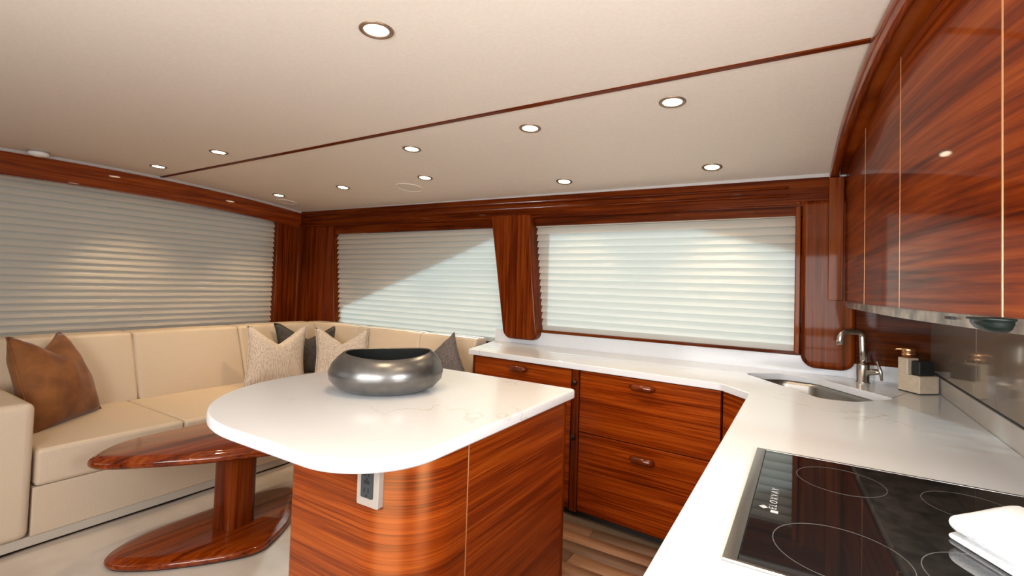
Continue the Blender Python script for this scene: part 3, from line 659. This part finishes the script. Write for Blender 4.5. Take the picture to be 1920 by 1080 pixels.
o = obj('handle_hub', tube([(F.x, F.y, 0.972), (F.x+hd.x*0.035, F.y+hd.y*0.035, 0.978), (F.x+hd.x*0.07, F.y+hd.y*0.07, 0.985), (F.x+hd.x*0.082, F.y+hd.y*0.082, 0.986)], [0.02, 0.016, 0.015, 0.012], 14), NICKEL, fc, smooth=True)
q = Vector((F.x+hd.x*0.078, F.y+hd.y*0.078, 0.986))
obj('lever', tube([(q.x+0.012, q.y-0.004, q.z-0.042), (q.x+0.008, q.y-0.003, q.z), (q.x-0.006, q.y+0.002, q.z+0.055)], [0.006, 0.009, 0.006], 10), NICKEL, o, smooth=True)

# soap caddy
A = Vector((0.392, 3.085)); B = Vector((0.462, 2.985)); Cc = Vector((0.548, 3.06)); D = A+(Cc-B)
so = thing('soap_dispenser', 'sand-coloured stepped soap dispenser with copper pump in the worktop corner', 'soap dispenser', (0.47, 3.05, 0.917))
M_ = lerp(A, B, 0.46); N_ = M_+(Cc-B)
bm = prism([(A.x, A.y), (B.x, B.y), (Cc.x, Cc.y), (D.x, D.y)], 0.921, 1.005)
obj('body', bm, SOAPM, so, bevel=0.006)
q = [lerp(A, B, 0.0), M_, M_+(Cc-B)*0.60, A+(D-A)*0.60]
obj('bottle', prism([(p.x, p.y) for p in q], 1.0, 1.083), SOAPM, so, bevel=0.006)
obj('foot', prism([(p.x, p.y) for p in (lerp(A, Cc, 0.03), lerp(B, D, 0.03), lerp(Cc, A, 0.03), lerp(D, B, 0.03))], 0.9172, 0.923), BLACK, so)
pc = (A+M_)/2+(Cc-B)*0.30
obj('pump', lathe([(0.022, 1.083), (0.022, 1.09), (0.027, 1.091), (0.027, 1.106), (0.0255, 1.107), (0.0255, 1.109), (0.027, 1.110), (0.027, 1.126), (0.0245, 1.13), (0.001, 1.1305)], pc.x, pc.y, 24), BRONZE, so, smooth=True)
obj('nozzle', tube([(pc.x, pc.y, 1.122), (pc.x-0.03, pc.y+0.004, 1.122), (pc.x-0.046, pc.y+0.006, 1.121), (pc.x-0.05, pc.y+0.006, 1.114)], [0.006, 0.006, 0.005, 0.004], 10), BRONZE, so, smooth=True)
sq = [M_+(B-M_)*0.12+(Cc-B)*0.10, B+(M_-B)*0.15+(Cc-B)*0.10, B+(M_-B)*0.15+(Cc-B)*0.88, M_+(B-M_)*0.12+(Cc-B)*0.88]
sg = obj('sponge', prism([(p.x, p.y) for p in sq], 1.0055, 1.074), BLACK, bevel=0.006)
tag(sg, 'black sponge block resting on the low step of the soap dispenser', 'sponge')

# cooktop
ct = thing('cooktop', 'black glass cooktop with steel edging let into the worktop', 'cooktop', (0.14, 1.26, 0.917))
X0, X1, Y0, Y1 = -0.120, 0.470, 0.915, 1.612
obj('glass', box(X0+0.024, X1-0.004, Y0+0.008, Y1-0.008, 0.9175, 0.9225), BLACKGLASS, ct, bevel=0.0012, seg=2)
obj('frame', prism([(X0, Y0), (X1, Y0), (X1, Y1), (X0, Y1)], 0.9172, 0.9235, 'z', holes=[[(X0+0.0238, Y0+0.0078), (X1-0.0038, Y0+0.0078), (X1-0.0038, Y1-0.0078), (X0+0.0238, Y1-0.0078)]]), STEEL, ct, bevel=0.001, seg=1)
def ring(cx, cy, r, w=0.0008): return lathe([(r-w, 0.9224), (r-w, 0.92275), (r+w, 0.92275), (r+w, 0.9224)], cx, cy, 72, cap=False)
for cx, cy, r in ((0.055, 1.055, 0.105), (0.075, 1.455, 0.092), (0.315, 1.45, 0.086), (0.275, 1.085, 0.102)):
    obj('burner_ring', ring(cx, cy, r), RINGM, ct)
def text_mesh(s, size, loc, rotz):
    cu = bpy.data.curves.new('txt', 'FONT'); cu.body = s; cu.size = size; cu.align_x = 'LEFT'; cu.extrude = 0.0001; cu.space_character = 1.55
    o = bpy.data.objects.new('txt', cu); COL.objects.link(o); dg = bpy.context.evaluated_depsgraph_get(); dg.update()
    me = bpy.data.meshes.new_from_object(o.evaluated_get(dg)); bpy.data.objects.remove(o)
    me.transform(Matrix.Translation(loc) @ Matrix.Rotation(rotz, 4, 'Z')); return me
me = text_mesh('ELOXVAY', 0.021, (-0.050, 1.178, 0.9228), pi/2); me.materials.clear(); me.materials.append(LOGO)
obj('logo_lettering', None, None, ct, me=me)
obj('logo_mark', prism([(-0.083, 1.18), (-0.074, 1.172), (-0.066, 1.18), (-0.074, 1.19)], 0.9225, 0.9229), LOGO, ct)
obj('logo_mark', prism([(-0.060, 1.160), (-0.046, 1.160), (-0.046, 1.172), (-0.060, 1.172)], 0.9225, 0.9229), LOGO, ct)

# folded towel
tw = thing('folded_towel', 'white folded towel lying across the cooktop', 'towel', (0.38, 1.2, 0.9235))
c0 = Vector((0.232, 1.245)); e1 = Vector((0.50, -0.86)).normalized(); e2 = Vector((0.66, 0.75)).normalized(); L1, L2 = 0.30, 0.215
def towel_slab(name, z0, z1, inset, turn, r, crown):
    c, sn = math.cos(turn), math.sin(turn)
    rot = lambda v: Vector((v.x*c-v.y*sn, v.x*sn+v.y*c))
    a1, a2 = rot(e1), rot(e2); o = c0+a1*inset+a2*inset
    q = [o, o+a1*(L1-2*inset), o+a1*(L1-2*inset)+a2*(L2-2*inset), o+a2*(L2-2*inset)]
    base = dense_poly(rounded([(p.x, p.y, r) for p in q], 8), 0.02)
    h = z1-z0; prof = [(h*0.30, z0)]+[(h/2-h/2*math.cos(t), (z0+z1)/2+h/2*math.sin(t)) for t in [-1.2+2.5*i/8 for i in range(9)]]+[(h/2+0.004, z1+crown*0.6), (h/2+0.009, z1+crown)]
    bm = edge_round(base, 0, 0, prof)
    for v in bm.verts:
        if v.co.z > (z0+z1)/2: v.co.z += 0.0015*noise.noise(Vector((v.co.x*18, v.co.y*18, z0*40)))
    return obj(name, bm, TOWEL, tw, smooth=True)
def dense_poly(poly, m):
    out = []
    for i in range(len(poly)):
        a = Vector(poly[i]); c = Vector(poly[(i+1) % len(poly)]); k = max(1, int((c-a).length/m))
        for j in range(k): q = a.lerp(c, j/k); out.append((q.x, q.y))
    return out
towel_slab('lower_fold', 0.9238, 0.9315, 0.002, -0.03, 0.012, 0.0)
towel_slab('inner_fold', 0.9318, 0.9408, 0.022, 0.0, 0.012, 0.0)
towel_slab('upper_fold', 0.9410, 0.9660, 0.0, 0.02, 0.022, 0.004)

# ------------------------------------------------------------------ upper cabinets
uc = thing('upper_cabinet', 'tall glossy wooden wall cabinets curving along the right wall over the worktop', 'cabinet', (0.4, 2.1, 1.30))
def cztop(p): return zc(p.x, p.y)-0.042
ZB = 1.345
def door_mesh(i0, i1, g0, g1, z0, ztopf, th=0.02, setb=0.0):
    P = [FACE[i].copy() for i in range(i0, i1+1)]
    t0 = (P[1]-P[0]).normalized(); t1 = (P[-1]-P[-2]).normalized(); P[0] += t0*g0; P[-1] -= t1*g1
    Q0 = off(P, setb); Q = off(P, setb+th); bm = bmesh.new(); R = []
    for a, c in zip(Q0, Q): R.append([bm.verts.new((a.x, a.y, z0)), bm.verts.new((a.x, a.y, ztopf(a))), bm.verts.new((c.x, c.y, ztopf(a))), bm.verts.new((c.x, c.y, z0))])
    for a, c in zip(R, R[1:]):
        for k in range(4): bm.faces.new((a[k], a[(k+1) % 4], c[(k+1) % 4], c[k]))
    bm.faces.new(R[0]); bm.faces.new(R[-1][::-1]); return bm
def dtop(p): return min(cztop(p), 2.178 if p.y < 2.75 else lerp(2.178, 2.06, (p.y-2.75)/0.56))
seams = [0, 12, 24, 36, 48]
for k in range(4):
    o = obj('door', door_mesh(seams[k], seams[k+1], 0.003, 0.003, ZB, dtop), WCAB, uc, smooth=True); md = o.modifiers.new('es', 'EDGE_SPLIT'); md.split_angle = rad(30)
obj('fascia', door_mesh(0, 48, 0, 0, 2.0, lambda p: zc(p.x, p.y)+0.01, 0.02, 0.012), WCAB, uc)
obj('carcass', prism([(p.x, p.y) for p in off(FACE, 0.021)]+[(XR-0.001, 0.92), (XR-0.001, 3.30)], 1.335, 2.10), WDARK, uc)
for k, w in ((1, 0.0022), (2, 0.0028), (3, 0.0042)):
    p = FACE[seams[k]]; obj('seam_inlay', box(p.x-0.0005, p.x+0.02, p.y-w, p.y+w, ZB, dtop(p)-0.002), COPPER, uc)
o = obj('light_rail', door_mesh(0, 48, 0.02, 0, 1.312, lambda p: 1.344, 0.014, 0.012), RAIL, uc)
obj('underside', prism([(p.x, p.y) for p in off(FACE, 0.028)]+[(XR-0.013, 0.92), (XR-0.013, 3.29)], 1.318, 1.334), RAIL, uc)
p = FACE[31]; obj('switch_slot', box(p.x+0.004, p.x+0.012, p.y-0.032, p.y+0.032, 1.328, 1.335), BLACK, uc)
p = FACE[36]+Vector((-0.004, 0.02)); obj('puck_lamp', lathe([(0.001, 1.310), (0.020, 1.3125), (0.034, 1.320), (0.041, 1.330), (0.042, 1.337), (0.048, 1.338), (0.048, 1.342)], p.x, p.y, 28), GREEND, uc, smooth=True)

# ------------------------------------------------------------------ sofa
so = thing('corner_sofa', 'cream upholstered L-shaped corner sofa beneath the windows', 'sofa', (-3.9, 1.9, 0))
def cushion(x0, x1, y0, y1, z0, z1, name, bulge=(0.012, 0.0), lean=(0, 0), bev=0.028, parent=so, n=8):
    bm = box(-1, 1, -1, 1, -1, 1); bmesh.ops.subdivide_edges(bm, edges=bm.edges[:], cuts=n, use_grid_fill=True)
    cx, cy, cz = (x0+x1)/2, (y0+y1)/2, (z0+z1)/2; hx, hy, hz_ = (x1-x0)/2, (y1-y0)/2, (z1-z0)/2
    for v in bm.verts:
        u = v.co.copy(); f = lambda a: 1-abs(a)**2.5
        d = Vector((0, 0, 0))
        if abs(u.x) > 0.999: d.x = math.copysign(bulge[0], u.x)*f(u.y)*f(u.z)
        if abs(u.y) > 0.999: d.y = math.copysign(bulge[0], u.y)*f(u.x)*f(u.z)
        if abs(u.z) > 0.999: d.z = math.copysign(bulge[1], u.z)*f(u.x)*f(u.y)
        t = (u.z+1)/2
        v.co = Vector((cx+u.x*hx+lean[0]*t, cy+u.y*hy+lean[1]*t, cz+u.z*hz_))+d
    return obj(name, bm, CREAM, parent, bevel=bev, seg=4, smooth=True, angle=50)
SX = -3.25
obj('base', prism([(SX-0.01, 0.83), (SX-0.01, 2.50), (-2.10, 2.50), (-2.10, 3.26), (-4.55, 3.26), (-4.55, 0.83)], 0.06, 0.30), CREAM, so, bevel=0.006)
obj('plinth', prism([(SX-0.02, 0.45), (SX-0.02, 2.52), (-2.11, 2.52), (-2.11, 3.24), (-4.5, 3.24), (-4.5, 0.45)], 0.012, 0.06), plain('plinth_pale', (0.52, 0.46, 0.38), 0.5), so)
cushion(-4.08, SX, 0.835, 1.50, 0.302, 0.487, 'seat_cushion', (0.006, 0.012))
cushion(-4.08, SX, 1.505, 2.44, 0.302, 0.484, 'seat_cushion', (0.006, 0.012))
cushion(-4.08, -3.10, 2.445, 3.06, 0.302, 0.482, 'seat_cushion', (0.004, 0.008))
cushion(-3.095, -2.10, 2.455, 3.06, 0.302, 0.482, 'seat_cushion', (0.006, 0.010))
for ya, yb in ((0.84, 1.565), (1.572, 2.335), (2.342, 3.10)):
    cushion(-4.26, -4.05, ya, yb, 0.47, 0.945, 'back_cushion', (0.014, 0.008), (-0.17, 0), 0.03)
for xa, xb in ((-4.36, -3.60), (-3.595, -2.82), (-2.815, -2.225)):
    cushion(xa, xb, 3.02, 3.18, 0.47, 0.945, 'back_cushion', (0.010, 0.006), (0, 0.09), 0.03)
obj('back_frame', prism([(-4.26, 0.47), (-4.575, 0.47), (-4.575, 3.285), (-2.225, 3.285), (-2.225, 3.18), (-4.26, 3.18)][::-1], 0.06, 0.90), CREAM, so, bevel=0.02, seg=3)
cushion(-4.56, SX+0.01, 0.47, 0.822, 0.062, 0.725, 'armrest', (0.004, 0.006), (0, 0), 0.035)

# ------------------------------------------------------------------ pillows
def pillow(name, label, BL, BR, TR, TL, th, mat, chop=0.0, k=0.10, group='throw pillows on the corner sofa', n=22, wr=0.004):
    BL, BR, TR, TL = [Vector(p) for p in (BL, BR, TR, TL)]
    cen = (BL+BR+TR+TL)/4; nrm = ((BR-BL).cross(TL-BL)).normalized(); upv = ((TL+TR)-(BL+BR)).normalized()
    t = thing(name, label, 'pillow', tuple((BL+BR)/2), group); bm = bmesh.new()
    side_pts = {}
    def P(u, v, s):
        uu = u*(1-k*(1-v*v)); vv = v*(1-k*(1-u*u))
        p = BL.lerp(BR, (uu+1)/2).lerp(TL.lerp(TR, (uu+1)/2), (vv+1)/2)
        c = chop*max(0, 1-abs(u-0.02)/0.85)*max(0, (v+0.1)/1.1)**1.6
        p = p-upv*c
        prof = (max(0, 1-abs(u)**2.6)*max(0, 1-abs(v)**2.6))**0.55
        cen_c = 1-0.35*max(0, 1-abs(u)/0.5)*max(0, v) if chop else 1
        w = wr*noise.noise(Vector((u*3.1+th*10, v*2.7, s*2+cen.x)))
        return p+nrm*s*(th/2*prof*cen_c+w*(prof > 0.05))
    F_ = [[bm.verts.new(P(-1+2*i/n, -1+2*j/n, 1)) for j in range(n+1)] for i in range(n+1)]
    K_ = [[F_[i][j] if i in (0, n) or j in (0, n) else bm.verts.new(P(-1+2*i/n, -1+2*j/n, -1)) for j in range(n+1)] for i in range(n+1)]
    for i in range(n):
        for j in range(n):
            bm.faces.new((F_[i][j], F_[i+1][j], F_[i+1][j+1], F_[i][j+1])); bm.faces.new((K_[i][j], K_[i][j+1], K_[i+1][j+1], K_[i+1][j]))
    per = [F_[i][0].co.copy() for i in range(n)]+[F_[n][j].co.copy() for j in range(n)]+[F_[i][n].co.copy() for i in range(n, 0, -1)]+[F_[0][j].co.copy() for j in range(n, 0, -1)]
    obj('cover', bm, mat, t, smooth=True)
    obj('piping', tube(per+[per[0]], 0.0045, 6), mat, t, smooth=True)
    return t
pillow('throw_pillow', 'large rust velvet pillow leaning by the sofa arm', (-3.57, 0.90, 0.478), (-3.90, 1.30, 0.49), (-4.10, 1.13, 0.985), (-3.80, 0.82, 1.0), 0.24, RUST, 0.12, k=0.03, wr=0.012)
pillow('throw_pillow', 'beige woven pillow with a deep notch, left of the pair before the dark pillow', (-3.80, 2.16, 0.485), (-3.76, 2.68, 0.485), (-3.86, 2.76, 0.955), (-3.97, 2.27, 0.975), 0.15, WOVEN, 0.15)
pillow('throw_pillow', 'beige woven pillow right of the pair, partly behind the grey bowl', (-3.66, 2.70, 0.485), (-3.30, 3.02, 0.485), (-3.42, 3.09, 0.94), (-3.79, 2.79, 0.945), 0.14, WOVEN, 0.13)
pillow('throw_pillow', 'charcoal pillow in the sofa corner, behind the two beige pillows', (-4.06, 2.62, 0.49), (-3.84, 3.00, 0.49), (-3.90, 3.17, 0.945), (-4.15, 2.62, 0.965), 0.12, CHAR, 0.13)
pillow('throw_pillow', 'slate grey velvet pillow on its corner beside the worktop end', (-2.33, 2.72, 0.50), (-2.055, 2.79, 0.70), (-2.33, 2.96, 1.0), (-2.60, 2.90, 0.74), 0.15, PLUM, 0.0)

# ------------------------------------------------------------------ coffee table
ctb = thing('coffee_table', 'high-gloss wooden pedestal table with rounded triangular top and matching base', 'coffee table', (-2.62, 1.47, 0))
def closed(pts, n=6):
    P = [Vector(p) for p in pts]; m = len(P); out = []
    for i in range(m):
        a, b2, c, d = P[i-1], P[i], P[(i+1) % m], P[(i+2) % m]
        for k in range(n):
            t = k/n; q = 0.5*((2*b2)+(-a+c)*t+(2*a-5*b2+4*c-d)*t*t+(-a+3*b2-3*c+d)*t**3); out.append((q.x, q.y))
    return out
top = closed([(-2.873, 0.922), (-2.948, 0.955), (-3.040, 1.06), (-3.082, 1.20), (-3.095, 1.45), (-3.095, 1.78), (-3.07, 2.05), (-3.0, 2.24), (-2.91, 2.30), (-2.80, 2.25), (-2.52, 1.98), (-2.37, 1.80), (-2.32, 1.66), (-2.345, 1.56), (-2.436, 1.385), (-2.56, 1.205), (-2.76, 0.985)])
def dense(poly, m=0.06):
    out = []
    for i in range(len(poly)):
        a = Vector(poly[i]); c = Vector(poly[(i+1) % len(poly)]); k = max(1, int((c-a).length/m))
        for j in range(k): q = a.lerp(c, j/k); out.append((q.x, q.y))
    return out
topd = top
prof = [(0.03, 0.448)]+[(a, z) for a, z in halfround(0.448, 0.492)]+[(0.026, 0.494), (0.034, 0.500), (0.042, 0.502)]
obj('table_top', edge_round(topd, 0, 0, prof), WY, ctb, smooth=False)
pd = closed([(-2.755, 0.960), (-2.83, 1.01), (-2.885, 1.12), (-2.905, 1.25), (-2.907, 1.50), (-2.902, 1.72), (-2.875, 1.85), (-2.81, 1.935), (-2.72, 1.935), (-2.61, 1.85), (-2.43, 1.68), (-2.335, 1.53), (-2.297, 1.43), (-2.345, 1.31), (-2.50, 1.115), (-2.65, 0.99)])
prof = [(0.01, 0.0125)]+[(a, z) for a, z in halfround(0.0125, 0.048)]+[(0.024, 0.050), (0.034, 0.055), (0.05, 0.058)]
obj('pedestal_base', edge_round(pd, 0, 0, prof), WY, ctb)
for o in ctb.children:
    for p in o.data.polygons: p.use_smooth = True
    md = o.modifiers.new('es', 'EDGE_SPLIT'); md.split_angle = rad(35)
el = []
obj('post', prism(rounded([(-2.70, 1.39, 0.05), (-2.535, 1.39, 0.05), (-2.535, 1.56, 0.05), (-2.70, 1.56, 0.05)], 8), 0.052, 0.452), WV, ctb, smooth=False)
o = ctb.children[-1]
for c in ctb.children:
    if c.name.startswith('post'):
        for p in c.data.polygons: p.use_smooth = True
        md = c.modifiers.new('es', 'EDGE_SPLIT'); md.split_angle = rad(40)

# ------------------------------------------------------------------ pale floor cover in the saloon
bm = bmesh.new(); nx, ny = 70, 90; g = []
for i in range(nx+1):
    col = []
    for j in range(ny+1):
        X = lerp(-3.262, -1.56, i/nx); Y = lerp(-0.2, 2.50, j/ny)
        d = abs(X+3.16+0.03*math.sin(Y*3.0)); h = 0.0
        if d < 0.055: h = 0.012*(1-d/0.055)*(0.6+0.5*noise.noise(Vector((Y*4, 1, 0))))
        h += 0.007*noise.noise(Vector((X*6, Y*2.2, 0)))+0.005*noise.noise(Vector((X*15, Y*4, 3)))
        col.append(bm.verts.new((X, Y, min(0.0112, max(0.003, 0.005+h)) if X > -3.05 else max(0.003, 0.005+h))))
    g.append(col)
for i in range(nx):
    for j in range(ny): bm.faces.new((g[i][j], g[i+1][j], g[i+1][j+1], g[i][j+1]))
r = bmesh.ops.extrude_face_region(bm, geom=bm.faces[:])
for v in [v for v in r['geom'] if isinstance(v, bmesh.types.BMVert)]: v.co.z = 0.0004
o = obj('floor_cover', bm, COVER, smooth=True); tag(o, 'pale wrinkled protective cover spread on the floor before the sofa', 'floor cover')
